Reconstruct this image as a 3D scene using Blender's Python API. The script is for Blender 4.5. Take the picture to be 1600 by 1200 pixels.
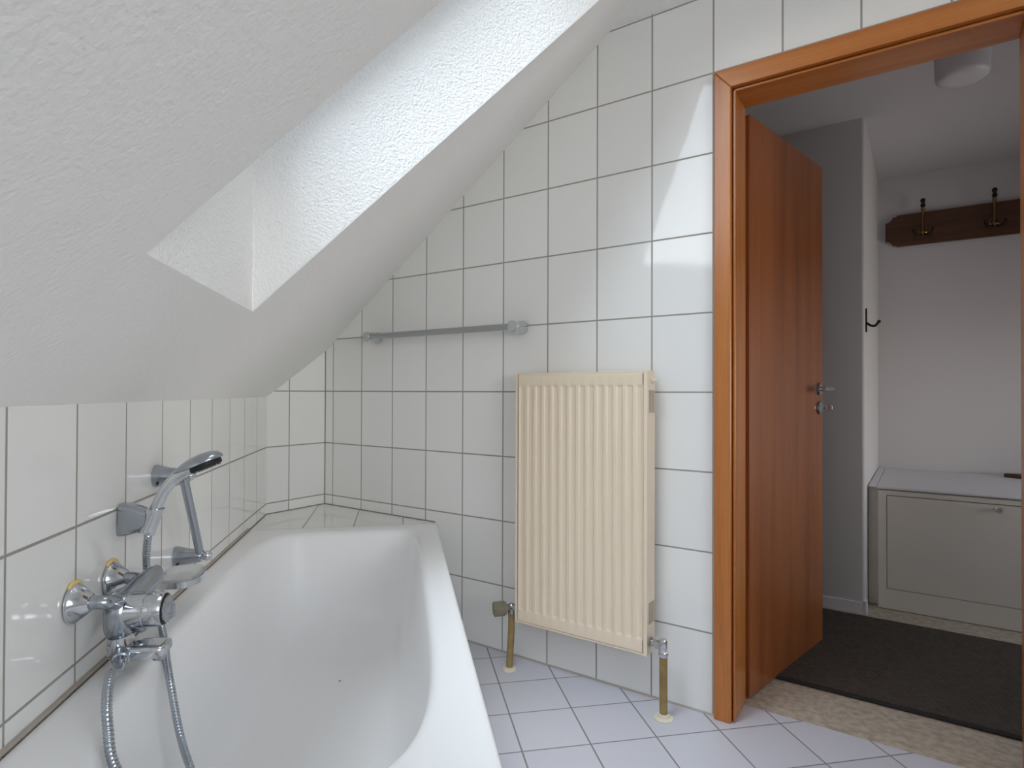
import bpy, bmesh, math, random
from mathutils import Vector, Matrix
random.seed(7)
C = bpy.context.scene.collection
for o in list(bpy.data.objects):
    bpy.data.objects.remove(o)
S2 = math.sqrt(0.5)
LC = 0.31796                                   # length of the short left wall
BO = Vector((0.0, -LC, 0.0))                   # corner between left wall and knee wall
ET, ED = Vector((S2, -S2, 0)), Vector((S2, S2, 0))   # along the knee wall / out of the knee wall
RB = -math.pi/4

def W(t, d, z):
    return BO + ET*t + ED*d + Vector((0, 0, z))

# ---------------------------------------------------------------- camera
cam_d = bpy.data.cameras.new('camera')
cam = bpy.data.objects.new('camera', cam_d)
C.objects.link(cam)
bpy.context.scene.camera = cam
yaw, pitch, roll = math.radians(-34.4216), math.radians(0.49996), math.radians(0.20053)
fw = Vector((math.sin(yaw)*math.cos(pitch), math.cos(yaw)*math.cos(pitch), math.sin(pitch)))
rt0 = Vector((math.cos(yaw), -math.sin(yaw), 0)); up0 = rt0.cross(fw)
rt = rt0*math.cos(roll) + up0*math.sin(roll); up = up0*math.cos(roll) - rt0*math.sin(roll)
M = Matrix((rt, up, -fw)).transposed().to_4x4()
M.translation = Vector((2.4246, -1.91344, 1.01023))
cam.matrix_world = M
cam_d.sensor_fit = 'HORIZONTAL'; cam_d.sensor_width = 36.0
cam_d.lens = 936.245/1600*36.0
cam_d.shift_y = 4.463/1600
cam_d.clip_start = 0.02

# ---------------------------------------------------------------- world, lights, exposure
wd = bpy.data.worlds.new('overcast_sky'); bpy.context.scene.world = wd
wd.use_nodes = True
wn = wd.node_tree.nodes; wl = wd.node_tree.links
bg = wn['Background']
bg.inputs['Strength'].default_value = 5.6
tcw = wn.new('ShaderNodeTexCoord'); spw = wn.new('ShaderNodeSeparateXYZ'); wl.new(tcw.outputs['Generated'], spw.inputs[0])
rmp = wn.new('ShaderNodeValToRGB'); wl.new(spw.outputs[2], rmp.inputs[0])
els = rmp.color_ramp.elements                  # bright warm haze at the horizon, bluer overcast overhead
els[0].position = 0.0; els[0].color = (1.0, .955, .91, 1)
els[1].position = .40; els[1].color = (.44, .50, .585, 1)
e3 = els.new(.74); e3.color = (.44, .51, .60, 1)
e4 = els.new(.93); e4.color = (1.85, 2.05, 2.3, 1)
gm = wn.new('ShaderNodeMapRange'); wl.new(spw.outputs[2], gm.inputs[0])
gm.inputs[1].default_value = -.08; gm.inputs[2].default_value = .0; gm.inputs[3].default_value = .55; gm.inputs[4].default_value = 1.
mlt = wn.new('ShaderNodeMix'); mlt.data_type = 'RGBA'; mlt.blend_type = 'MULTIPLY'; mlt.inputs[0].default_value = 1
wl.new(rmp.outputs[0], mlt.inputs[6]); wl.new(gm.outputs[0], mlt.inputs[7]); wl.new(mlt.outputs[2], bg.inputs['Color'])

def portal(name, loc, direction, sx, sy):        # guides sky sampling through a window opening, gives no light itself
    l = bpy.data.lights.new(name, 'AREA'); l.shape = 'RECTANGLE'; l.size = sx; l.size_y = sy
    l.cycles.is_portal = True
    o = bpy.data.objects.new(name, l); C.objects.link(o)
    o.location = loc; o.rotation_euler = Vector(direction).to_track_quat('-Z', 'Y').to_euler()
    return o
G0, G1, GZ0, GZ1 = -2.96, -1.10, 0.85, 2.25      # unseen window added in the right wall to brighten the bathroom
portal('portal_skylight', W(1.58, .41, 2.02), ED*.7+Vector((0, 0, -.7)), .64, 1.1)
HW0, HW1, HWZ0, HWZ1 = 0.62, 1.80, 0.50, 1.42    # unseen low window added at the hall's right end as fill light
portal('portal_hall_fill_opening', (4.16, (HW0+HW1)/2, (HWZ0+HWZ1)/2), (-1, 0, 0), HW1-HW0, HWZ1-HWZ0)
portal('portal_side_fill_opening', (4.66, (G0+G1)/2, (GZ0+GZ1)/2), (-1, 0, 0), G1-G0, GZ1-GZ0)

vs = bpy.context.scene.view_settings
bpy.context.scene.display_settings.display_device = 'sRGB'
vs.view_transform = 'Standard'; vs.look = 'None'; vs.gamma = 1.0; vs.use_curve_mapping = False
vs.exposure = 0.66
cy = bpy.context.scene.cycles
cy.max_bounces = 14; cy.diffuse_bounces = 9; cy.glossy_bounces = 6; cy.transparent_max_bounces = 12
cy.transmission_bounces = 8
cy.use_denoising = True
cy.sample_clamp_indirect = 8.0
cy.caustics_reflective = False; cy.caustics_refractive = False

# ---------------------------------------------------------------- materials
def srgb(r, g, b):
    f = lambda c: (c/255/12.92 if c/255 <= .04045 else ((c/255+.055)/1.055)**2.4)
    return (f(r), f(g), f(b), 1)

def mat(name, col, rough=.5, metal=0., spec=.5, bump=None, coat=0., var=None, noise_rough=None):
    m = bpy.data.materials.new(name); m.use_nodes = True
    nt = m.node_tree; n = nt.nodes; l = nt.links
    b = n['Principled BSDF']
    b.inputs['Base Color'].default_value = col
    b.inputs['Roughness'].default_value = rough
    b.inputs['Metallic'].default_value = metal
    b.inputs['Specular IOR Level'].default_value = spec
    b.inputs['Coat Weight'].default_value = coat
    b.inputs['Coat Roughness'].default_value = .08
    tc = n.new('ShaderNodeTexCoord')
    if var:                                    # (scale, second colour, low, high)
        nz = n.new('ShaderNodeTexNoise'); nz.inputs['Scale'].default_value = var[0]; nz.inputs['Detail'].default_value = 5
        l.new(tc.outputs['Object'], nz.inputs['Vector'])
        mr = n.new('ShaderNodeMapRange'); mr.inputs[1].default_value = var[2]; mr.inputs[2].default_value = var[3]
        l.new(nz.outputs['Fac'], mr.inputs[0])
        mx = n.new('ShaderNodeMix'); mx.data_type = 'RGBA'
        mx.inputs[6].default_value = col; mx.inputs[7].default_value = var[1]
        l.new(mr.outputs[0], mx.inputs[0]); l.new(mx.outputs[2], b.inputs['Base Color'])
    if bump:                                   # list of (scale, strength, distance, detail)
        prev = None
        for sc, st, di, de in bump:
            nz = n.new('ShaderNodeTexNoise'); nz.inputs['Scale'].default_value = sc; nz.inputs['Detail'].default_value = de
            l.new(tc.outputs['Object'], nz.inputs['Vector'])
            bp = n.new('ShaderNodeBump'); bp.inputs['Strength'].default_value = st; bp.inputs['Distance'].default_value = di
            l.new(nz.outputs['Fac'], bp.inputs['Height'])
            if prev: l.new(prev.outputs['Normal'], bp.inputs['Normal'])
            prev = bp
        l.new(prev.outputs['Normal'], b.inputs['Normal'])
    return m

def tile_mat(name, u, v, u0, v0, wu, wv, joint, col, jcol, rough=.07, wave=.25, rot=0., spec=.5):
    """glazed tiles: rectangular grid on object axes u, v"""
    m = bpy.data.materials.new(name); m.use_nodes = True
    nt = m.node_tree; n = nt.nodes; l = nt.links
    b = n['Principled BSDF']
    tc = n.new('ShaderNodeTexCoord'); mp = n.new('ShaderNodeMapping'); mp.vector_type = 'POINT'
    mp.inputs['Rotation'].default_value = (0, 0, rot)
    l.new(tc.outputs['Object'], mp.inputs['Vector'])
    sp = n.new('ShaderNodeSeparateXYZ'); l.new(mp.outputs[0], sp.inputs[0])
    def mth(op, a, c=None):
        q = n.new('ShaderNodeMath'); q.operation = op
        for i, x in enumerate((a, c)):
            if x is None: continue
            if isinstance(x, (int, float)): q.inputs[i].default_value = x
            else: l.new(x, q.inputs[i])
        return q.outputs[0]
    masks, ids = [], []
    for ax, o0, w in ((u, u0, wu), (v, v0, wv)):
        k = mth('DIVIDE', mth('SUBTRACT', sp.outputs[ax], o0), w)
        fr = mth('FRACT', mth('ADD', k, .5))
        dist = mth('MULTIPLY', mth('ABSOLUTE', mth('SUBTRACT', fr, .5)), w)
        mr = n.new('ShaderNodeMapRange'); mr.interpolation_type = 'SMOOTHSTEP'
        mr.inputs[1].default_value = joint*.36; mr.inputs[2].default_value = joint*.62
        mr.inputs[3].default_value = 1; mr.inputs[4].default_value = 0
        l.new(dist, mr.inputs[0]); masks.append(mr.outputs[0]); ids.append(mth('FLOOR', k))
    g = mth('MAXIMUM', masks[0], masks[1])
    cb = n.new('ShaderNodeCombineXYZ'); l.new(ids[0], cb.inputs[0]); l.new(ids[1], cb.inputs[1])
    wnz = n.new('ShaderNodeTexWhiteNoise'); l.new(cb.outputs[0], wnz.inputs['Vector'])
    tv = n.new('ShaderNodeMix'); tv.data_type = 'RGBA'
    tv.inputs[6].default_value = col; tv.inputs[7].default_value = tuple(c*.955 for c in col[:3])+(1,)
    l.new(wnz.outputs['Value'], tv.inputs[0])
    mx = n.new('ShaderNodeMix'); mx.data_type = 'RGBA'
    l.new(g, mx.inputs[0]); l.new(tv.outputs[2], mx.inputs[6]); mx.inputs[7].default_value = jcol
    l.new(mx.outputs[2], b.inputs['Base Color'])
    rr = n.new('ShaderNodeMapRange'); l.new(g, rr.inputs[0]); rr.inputs[3].default_value = rough; rr.inputs[4].default_value = .85
    l.new(rr.outputs[0], b.inputs['Roughness'])
    b.inputs['Specular IOR Level'].default_value = spec
    nz = n.new('ShaderNodeTexNoise'); nz.inputs['Scale'].default_value = 9; nz.inputs['Detail'].default_value = 1
    l.new(tc.outputs['Object'], nz.inputs['Vector'])
    bp = n.new('ShaderNodeBump'); bp.inputs['Strength'].default_value = wave; bp.inputs['Distance'].default_value = .002
    l.new(nz.outputs['Fac'], bp.inputs['Height'])
    b2 = n.new('ShaderNodeBump'); b2.inputs['Strength'].default_value = .6; b2.inputs['Distance'].default_value = .002
    b2.invert = True
    l.new(g, b2.inputs['Height']); l.new(bp.outputs['Normal'], b2.inputs['Normal'])
    l.new(b2.outputs['Normal'], b.inputs['Normal'])
    return m

def wood_mat(name, c1, c2, axis='Z', rough=.32, scale=26., coat=.25):
    m = bpy.data.materials.new(name); m.use_nodes = True
    nt = m.node_tree; n = nt.nodes; l = nt.links; b = n['Principled BSDF']
    tc = n.new('ShaderNodeTexCoord'); mp = n.new('ShaderNodeMapping')
    st = {'X': (.05, 1, 1), 'Y': (1, .05, 1), 'Z': (1, 1, .05)}[axis]
    mp.inputs['Scale'].default_value = st
    l.new(tc.outputs['Object'], mp.inputs[0])
    n1 = n.new('ShaderNodeTexNoise'); n1.inputs['Scale'].default_value = scale; n1.inputs['Detail'].default_value = 4; n1.inputs['Distortion'].default_value = .6
    n2 = n.new('ShaderNodeTexNoise'); n2.inputs['Scale'].default_value = scale*7; n2.inputs['Detail'].default_value = 3
    l.new(mp.outputs[0], n1.inputs['Vector']); l.new(mp.outputs[0], n2.inputs['Vector'])
    ad = n.new('ShaderNodeMath'); ad.operation = 'MULTIPLY_ADD'; ad.inputs[1].default_value = .45
    l.new(n2.outputs['Fac'], ad.inputs[0]); l.new(n1.outputs['Fac'], ad.inputs[2])
    mr = n.new('ShaderNodeMapRange'); mr.inputs[1].default_value = .5; mr.inputs[2].default_value = .95
    l.new(ad.outputs[0], mr.inputs[0])
    mx = n.new('ShaderNodeMix'); mx.data_type = 'RGBA'; mx.inputs[6].default_value = c1; mx.inputs[7].default_value = c2
    l.new(mr.outputs[0], mx.inputs[0]); l.new(mx.outputs[2], b.inputs['Base Color'])
    b.inputs['Roughness'].default_value = rough
    b.inputs['Coat Weight'].default_value = coat; b.inputs['Coat Roughness'].default_value = .2
    bp = n.new('ShaderNodeBump'); bp.inputs['Strength'].default_value = .12; bp.inputs['Distance'].default_value = .001
    l.new(ad.outputs[0], bp.inputs['Height']); l.new(bp.outputs['Normal'], b.inputs['Normal'])
    return m

A0, WA, ZR, HA = 0.0588, 0.2025, 1.0114, 0.2525
GROUT = srgb(162, 156, 150)
TILE = srgb(240, 240, 238)
M_tileA = tile_mat('glazed_wall_tile_back', 0, 2, A0, ZR, WA, HA, .0052, TILE, GROUT)
M_tileC = tile_mat('glazed_wall_tile_left', 1, 2, 0.0, ZR, WA, HA, .0052, TILE, GROUT)
M_tileB = tile_mat('glazed_wall_tile_knee', 0, 2, 0.1879, ZR, WA, HA, .0052, TILE, GROUT)
M_tileD = tile_mat('glazed_ledge_tile', 0, 1, 0.325, 0.201, .9, .2005, .0045, TILE, GROUT)
M_tileP = tile_mat('glazed_bath_panel_tile', 0, 2, 0.325, .458, WA, HA, .005, TILE, GROUT)
M_floor = tile_mat('diagonal_floor_tile', 0, 1,
                   (1.06759*S2 - 0.07203*S2), (1.06759*-S2 + -0.07203*S2), .20115, .20115, .0045,
                   srgb(204, 203, 211), srgb(134, 130, 130), rough=.28, wave=.1, rot=-math.pi/4, spec=.45)
M_plaster = mat('rough_white_plaster', srgb(238, 237, 235), .9, spec=.2, bump=[(110, .36, .005, 2.0), (14, .15, .01, 2)])
M_shaft = mat('stippled_white_plaster', srgb(247, 247, 246), .9, spec=.2, bump=[(150, .8, .007, 2.5)])
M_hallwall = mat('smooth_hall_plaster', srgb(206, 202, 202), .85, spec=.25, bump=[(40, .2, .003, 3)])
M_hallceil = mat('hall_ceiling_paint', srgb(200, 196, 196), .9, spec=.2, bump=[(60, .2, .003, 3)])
M_lino = mat('marbled_linoleum', srgb(196, 184, 168), .55, var=(42, srgb(166, 152, 134), .36, .64), bump=[(200, .05, .001, 2)])
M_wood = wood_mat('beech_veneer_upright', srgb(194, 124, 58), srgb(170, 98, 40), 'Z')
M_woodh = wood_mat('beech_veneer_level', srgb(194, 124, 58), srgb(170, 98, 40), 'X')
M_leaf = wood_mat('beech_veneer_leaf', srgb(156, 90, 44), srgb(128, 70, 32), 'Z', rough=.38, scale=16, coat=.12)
M_rack = wood_mat('dark_oak', srgb(92, 54, 30), srgb(66, 36, 20), 'X', rough=.4)
M_enamel = mat('white_bath_enamel', srgb(245, 245, 246), .24, spec=.4)
M_rad = mat('cream_radiator_lacquer', srgb(234, 217, 194), .33, spec=.5)
M_slotshade = mat('painted_slot_shade', srgb(48, 42, 36), .9)
M_chrome = mat('polished_chrome', srgb(210, 213, 217), .13, metal=1.)
M_satin = mat('satin_chrome', srgb(176, 182, 190), .22, metal=1.)
M_alu = mat('matt_metal_rail', srgb(176, 180, 180), .34, metal=.85)
M_black = mat('black_rubber', srgb(28, 28, 30), .6)
M_nozzle = mat('grey_nozzle_rubber', srgb(110, 114, 118), .6)
M_foam = mat('yellowed_foam', srgb(236, 206, 140), .9, bump=[(120, .8, .004, 3)])
M_pipe = mat('tan_pipe_paint', srgb(152, 128, 82), .42, var=(30, srgb(132, 108, 66), .4, .7))
M_valve = mat('olive_plastic', srgb(128, 120, 98), .45)
M_collar = mat('cream_pipe_collar', srgb(222, 214, 196), .5, bump=[(60, .4, .003, 2)])
M_seal = mat('aged_sealant', srgb(176, 166, 156), .6)
M_sealw = mat('brown_joint', srgb(142, 130, 120), .7)
M_brass = mat('aged_brass', srgb(132, 106, 66), .34, metal=1.)
M_dark = mat('dark_bronze', srgb(52, 44, 38), .35, metal=.8)
M_hatch = mat('cream_hatch_paint', srgb(216, 210, 200), .5, bump=[(30, .1, .002, 2)])
M_ledge = mat('grey_ledge_paint', srgb(222, 220, 224), .7)
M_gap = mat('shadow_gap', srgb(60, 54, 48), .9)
M_lamp = mat('opal_lamp_shade', srgb(214, 212, 214), .4)
M_white = mat('white_window_paint', srgb(226, 228, 230), .4)
M_speck = mat('dirt', srgb(40, 36, 34), .9)

def glass_mat(name, tint, refl):
    m = bpy.data.materials.new(name); m.use_nodes = True
    nt = m.node_tree; n = nt.nodes; l = nt.links
    n.remove(n['Principled BSDF'])
    tr = n.new('ShaderNodeBsdfTransparent'); tr.inputs[0].default_value = tint
    gl = n.new('ShaderNodeBsdfGlossy'); gl.inputs['Roughness'].default_value = .03
    fr = n.new('ShaderNodeFresnel'); fr.inputs[0].default_value = 1.45
    mu = n.new('ShaderNodeMath'); mu.operation = 'MULTIPLY'; mu.inputs[1].default_value = refl
    mx = n.new('ShaderNodeMixShader')
    l.new(fr.outputs[0], mu.inputs[0]); l.new(mu.outputs[0], mx.inputs[0])
    l.new(tr.outputs[0], mx.inputs[1]); l.new(gl.outputs[0], mx.inputs[2])
    l.new(mx.outputs[0], n['Material Output'].inputs[0])
    return m
M_pane = glass_mat('window_glass', (.97, .985, .98, 1), .9)

def frosted():
    m = mat('frosted_glass', (.93, .95, .95, 1), .22)
    b = m.node_tree.nodes['Principled BSDF']
    b.inputs['Transmission Weight'].default_value = .55
    b.inputs['IOR'].default_value = 1.2
    b.inputs['Alpha'].default_value = .62
    return m
M_frost = frosted()

def mat_ribs():
    m = mat('ribbed_mat', srgb(66, 58, 52), .9)
    n = m.node_tree.nodes; l = m.node_tree.links; b = n['Principled BSDF']
    tc = n.new('ShaderNodeTexCoord')
    sp = n.new('ShaderNodeSeparateXYZ'); l.new(tc.outputs['Object'], sp.inputs[0])
    mu = n.new('ShaderNodeMath'); mu.operation = 'MULTIPLY'; mu.inputs[1].default_value = 2*math.pi/.0115
    l.new(sp.outputs[1], mu.inputs[0])
    sn = n.new('ShaderNodeMath'); sn.operation = 'SINE'; l.new(mu.outputs[0], sn.inputs[0])
    nz = n.new('ShaderNodeTexNoise'); nz.inputs['Scale'].default_value = 60; nz.inputs['Detail'].default_value = 4
    l.new(tc.outputs['Object'], nz.inputs['Vector'])
    ad = n.new('ShaderNodeMath'); ad.operation = 'MULTIPLY_ADD'; ad.inputs[1].default_value = .35
    l.new(sn.outputs[0], ad.inputs[0]); l.new(nz.outputs['Fac'], ad.inputs[2])
    mr = n.new('ShaderNodeMapRange'); mr.inputs[1].default_value = .1; mr.inputs[2].default_value = .95
    l.new(ad.outputs[0], mr.inputs[0])
    mx = n.new('ShaderNodeMix'); mx.data_type = 'RGBA'
    mx.inputs[6].default_value = srgb(44, 38, 34); mx.inputs[7].default_value = srgb(92, 80, 70)
    l.new(mr.outputs[0], mx.inputs[0]); l.new(mx.outputs[2], b.inputs['Base Color'])
    bp = n.new('ShaderNodeBump'); bp.inputs['Strength'].default_value = .8; bp.inputs['Distance'].default_value = .004
    l.new(ad.outputs[0], bp.inputs['Height']); l.new(bp.outputs['Normal'], b.inputs['Normal'])
    return m
M_mat = mat_ribs()
M_matedge = mat('mat_rubber_edge', srgb(34, 31, 30), .7)

# ---------------------------------------------------------------- mesh helpers
class MB:
    def __init__(s): s.v = []; s.f = []
    def add(s, vs, fs):
        k = len(s.v); s.v += [tuple(x) for x in vs]; s.f += [tuple(i+k for i in f) for f in fs]; return s
    def box(s, x0, x1, y0, y1, z0, z1):
        vs = [(x, y, z) for z in (z0, z1) for y in (y0, y1) for x in (x0, x1)]
        return s.add(vs, [(0, 2, 3, 1), (4, 5, 7, 6), (0, 1, 5, 4), (2, 6, 7, 3), (0, 4, 6, 2), (1, 3, 7, 5)])
    def prism(s, pts, z0, z1):                 # pts counter-clockwise in plan
        n = len(pts)
        vs = [(p[0], p[1], z0) for p in pts] + [(p[0], p[1], z1) for p in pts]
        fs = [tuple(range(n-1, -1, -1)), tuple(range(n, 2*n))] + [(i, (i+1) % n, n+(i+1) % n, n+i) for i in range(n)]
        return s.add(vs, fs)
    def slab(s, pts, off):                     # 3-D polygon extruded by vector off
        n = len(pts); off = Vector(off); P = [Vector(p) for p in pts]
        vs = P + [p+off for p in P]
        fs = [tuple(range(n-1, -1, -1)), tuple(range(n, 2*n))] + [(i, (i+1) % n, n+(i+1) % n, n+i) for i in range(n)]
        return s.add(vs, fs)
    def loft(s, rings, cap0=True, cap1=True, closed=True):
        n = len(rings[0]); vs = [p for r in rings for p in r]; fs = []
        for a in range(len(rings)-1):
            for i in range(n if closed else n-1):
                j = (i+1) % n
                fs.append((a*n+i, a*n+j, (a+1)*n+j, (a+1)*n+i))
        if cap0: fs.append(tuple(range(n-1, -1, -1)))
        if cap1: fs.append(tuple((len(rings)-1)*n+i for i in range(n)))
        return s.add(vs, fs)
    def frame(s, d):
        d = Vector(d).normalized(); a = Vector((0, 0, 1)) if abs(d.z) < .9 else Vector((1, 0, 0))
        u = d.cross(a).normalized(); return u, d.cross(u)
    def lathe(s, origin, axis, prof, n=28):    # prof: (distance along axis, radius)
        o = Vector(origin); ax = Vector(axis).normalized(); u, w = s.frame(ax)
        rings = [[o+ax*h+(u*math.cos(2*math.pi*k/n)+w*math.sin(2*math.pi*k/n))*max(r, 1e-5) for k in range(n)] for h, r in prof]
        return s.loft(rings)
    def tube(s, pts, r, n=14, cap=True):       # r: number or list
        P = [Vector(p) for p in pts]; R = r if isinstance(r, (list, tuple)) else [r]*len(P)
        rings = []; u = None
        for i, p in enumerate(P):
            d = (P[min(i+1, len(P)-1)]-P[max(i-1, 0)]).normalized()
            if u is None: u, w = s.frame(d)
            else:
                u = (u-d*u.dot(d)).normalized(); w = d.cross(u)
            rings.append([p+(u*math.cos(2*math.pi*k/n)+w*math.sin(2*math.pi*k/n))*R[i] for k in range(n)])
        return s.loft(rings, cap, cap)
    def ball(s, c, rx, ry=None, rz=None, n=20, m=12, rot=None):
        ry = ry or rx; rz = rz or rx; c = Vector(c); rings = []
        for a in range(m+1):
            th = math.pi*a/m
            ring = []
            for k in range(n):
                q = Vector((rx*math.sin(th)*math.cos(2*math.pi*k/n), ry*math.sin(th)*math.sin(2*math.pi*k/n), -rz*math.cos(th)))
                if a in (0, m): q = Vector((0, 0, -rz*math.cos(th)))+Vector((1e-6*math.cos(2*math.pi*k/n), 1e-6*math.sin(2*math.pi*k/n), 0))
                ring.append(c+(rot @ q if rot else q))
            rings.append(ring)
        return s.loft(rings)
    def build(s, name, m, parent=None, smooth=40, bevel=0., seg=2):
        me = bpy.data.meshes.new(name); me.from_pydata(s.v, [], s.f); me.validate(); me.update()
        bm = bmesh.new(); bm.from_mesh(me); bmesh.ops.recalc_face_normals(bm, faces=bm.faces[:]); bm.to_mesh(me); bm.free()
        for q in (m if isinstance(m, (list, tuple)) else [m]): me.materials.append(q)
        if smooth:
            me.shade_smooth(); me.set_sharp_from_angle(angle=math.radians(smooth))
        o = bpy.data.objects.new(name, me); C.objects.link(o)
        if parent: o.parent = parent
        if bevel:
            b = o.modifiers.new('bevel', 'BEVEL'); b.width = bevel; b.segments = seg; b.limit_method = 'ANGLE'; b.angle_limit = math.radians(50)
        return o

def tag(o, label, cat=None, group=None, kind=None):
    o['label'] = label
    if cat: o['category'] = cat
    if group: o['group'] = group
    if kind: o['kind'] = kind
    return o
def thing(name, label, cat, loc=(0, 0, 0), rz=0., group=None, kind=None):
    o = bpy.data.objects.new(name, None); C.objects.link(o); o.location = loc; o.rotation_euler = (0, 0, rz)
    o.empty_display_size = .05
    return tag(o, label, cat, group, kind)
def struct(o, label, cat): return tag(o, label, cat, None, 'structure')
def place(o, loc, rz=0.):
    o.location = loc; o.rotation_euler = (0, 0, rz); return o
def spline(pts, k=10):                         # Catmull-Rom through points
    P = [Vector(p) for p in pts]; P = [P[0]*2-P[1]]+P+[P[-1]*2-P[-2]]; out = []
    for i in range(1, len(P)-2):
        for j in range(k):
            t = j/k; a, b, c, d = P[i-1:i+3]
            out.append(.5*((2*b)+(c-a)*t+(2*a-5*b+4*c-d)*t*t+(3*b-a-3*c+d)*t**3))
    out.append(P[-2]); return out
def clip(poly, n, c):                          # keep n.p <= c
    out = []
    for i, p in enumerate(poly):
        q = poly[(i+1) % len(poly)]
        a, b = n[0]*p[0]+n[1]*p[1]-c, n[0]*q[0]+n[1]*q[1]-c
        if a <= 0: out.append(p)
        if (a < 0 < b) or (b < 0 < a):
            t = a/(a-b); out.append((p[0]+(q[0]-p[0])*t, p[1]+(q[1]-p[1])*t))
    return out

# ================================================================ BATHROOM SHELL
XR, YF, ZC = 4.60, -3.00, 2.28                 # right wall, front wall, ceiling
KS, Z0S = 0.99, 0.985                          # roof slope: z = Z0S + KS*d
DC = (ZC-Z0S)/KS                               # where the slope reaches the flat ceiling
OX0, OX1, OZ = 1.935, 2.650, 1.960             # door opening in the back wall
WT = 0.13

# back wall (tiled) with the door opening; plaster on the hall side
b = MB()
b.box(-.12, OX0, 0, WT, 0, 2.5); b.box(OX1, XR+.12, 0, WT, 0, 2.5); b.box(OX0, OX1, 0, WT, OZ, 2.5)
wb = b.build('wall_back', [M_tileA, M_hallwall], smooth=0)
for p in wb.data.polygons:
    if p.normal.y > -.5: p.material_index = 1
struct(wb, 'white tiled gable wall with grey joints, carrying radiator and door', 'wall')

b = MB(); b.box(-.12, 0, -LC-.02, 0, 0, 1.45)
struct(b.build('wall_left', M_tileC, smooth=0), 'short tiled wall strip in the corner beyond the bathtub', 'wall')

b = MB(); b.prism([(-.02, 0), (-.12, -.12), (3.95, -.12), (3.9, 0)], 0, 1.02)
struct(place(b.build('wall_knee', M_tileB, smooth=0), BO, RB), 'low tiled knee wall under the roof slope, along the bathtub', 'wall')

b = MB(); b.box(XR, XR+.12, YF, G0, 0, 2.5); b.box(XR, XR+.12, G1, .0, 0, 2.5); b.box(XR, XR+.12, G0, G1, 0, GZ0); b.box(XR, XR+.12, G0, G1, GZ1, 2.5)
struct(b.build('wall_right', M_shaft, smooth=0), 'white right wall of the bathroom, out of view', 'wall')
b = MB(); b.box(2.4, XR+.12, YF-.12, YF, 0, 2.5)
struct(b.build('wall_front', M_shaft, smooth=0), 'white wall behind the photographer', 'wall')

b = MB(); b.prism([(-.1, -LC-.1), (2.6, YF-.1), (XR+.1, YF-.1), (XR+.1, .122), (-.1, .122)], -.1, 0)
struct(b.build('floor', M_floor, smooth=0), 'white square floor tiles laid diagonally beside the bathtub', 'floor')

def added_window(name, label, loc, rz, w, h):  # frame and pane for the unseen windows added as fill light
    t = thing(name, label, 'window', loc, rz, kind='structure')
    b = MB(); f = .05
    b.box(-w/2, -w/2+f, -.03, .03, 0, h); b.box(w/2-f, w/2, -.03, .03, 0, h); b.box(-w/2+f, w/2-f, -.03, .03, 0, f); b.box(-w/2+f, w/2-f, -.03, .03, h-f, h)
    b.build('window_frame', M_white, t, smooth=0, bevel=.004)
    b = MB(); b.box(-w/2+f-.01, w/2-f+.01, -.004, .004, f-.01, h-f+.01); b.build('pane', M_pane, t, smooth=0)
    return t
added_window('added_window_2', 'wide window added out of view in the right wall for fill light', (XR+.06, (G0+G1)/2, GZ0), math.pi/2, G1-G0, GZ1-GZ0)

# sloped ceiling with the skylight opening
plan = [(0, -LC), (2.682, YF), (DC/S2-LC-YF, YF), (DC/S2-LC, 0), (0, 0)]
to_td = lambda p: ((p[0]-(p[1]+LC))*S2, (p[0]+p[1]+LC)*S2)
poly = [to_td(p) for p in plan]
ST0, ST1, SD0, SD1 = 1.262, 1.899, 0.225, 1.205
SKY = [(1.262, 1.899, 'window_1', 'roof skylight with white frame set above the bathtub')]
nrm = Vector((0, -KS, 1)).normalized()          # outward normal in (t,d,z)
zs = lambda d: Z0S+KS*d
H = .30; zv = H/nrm.z
def slope_pieces(poly, lo, hi, grow=0.):         # polygon minus the skylight holes
    res, left = [], poly
    for t0, t1, _, _ in SKY:
        res.append(clip(left, (1, 0), t0-grow)); left = clip(left, (-1, 0), -(t0-grow))
        mid = clip(left, (1, 0), t1+grow); left = clip(left, (-1, 0), -(t1+grow))
        res += [clip(mid, (0, 1), lo), clip(mid, (0, -1), -hi)]
    return [p for p in res+[left] if len(p) > 2]
b = MB()
for pc in slope_pieces(poly, SD0, SD1): b.slab([(t, d, zs(d)) for t, d in pc], nrm*.004)
struct(place(b.build('ceiling_slope', M_plaster, smooth=0), BO, RB), 'sloping white plastered ceiling over the bathtub, cut by a skylight', 'ceiling')
b = MB(); b.prism([(DC/S2-LC-.03, 0.0), (DC/S2-LC-.03-YF, YF), (XR, YF), (XR, 0.0)], ZC, ZC+.1)
struct(b.build('ceiling', M_shaft, smooth=0), 'flat strip of white ceiling above the door wall', 'ceiling')

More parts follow.
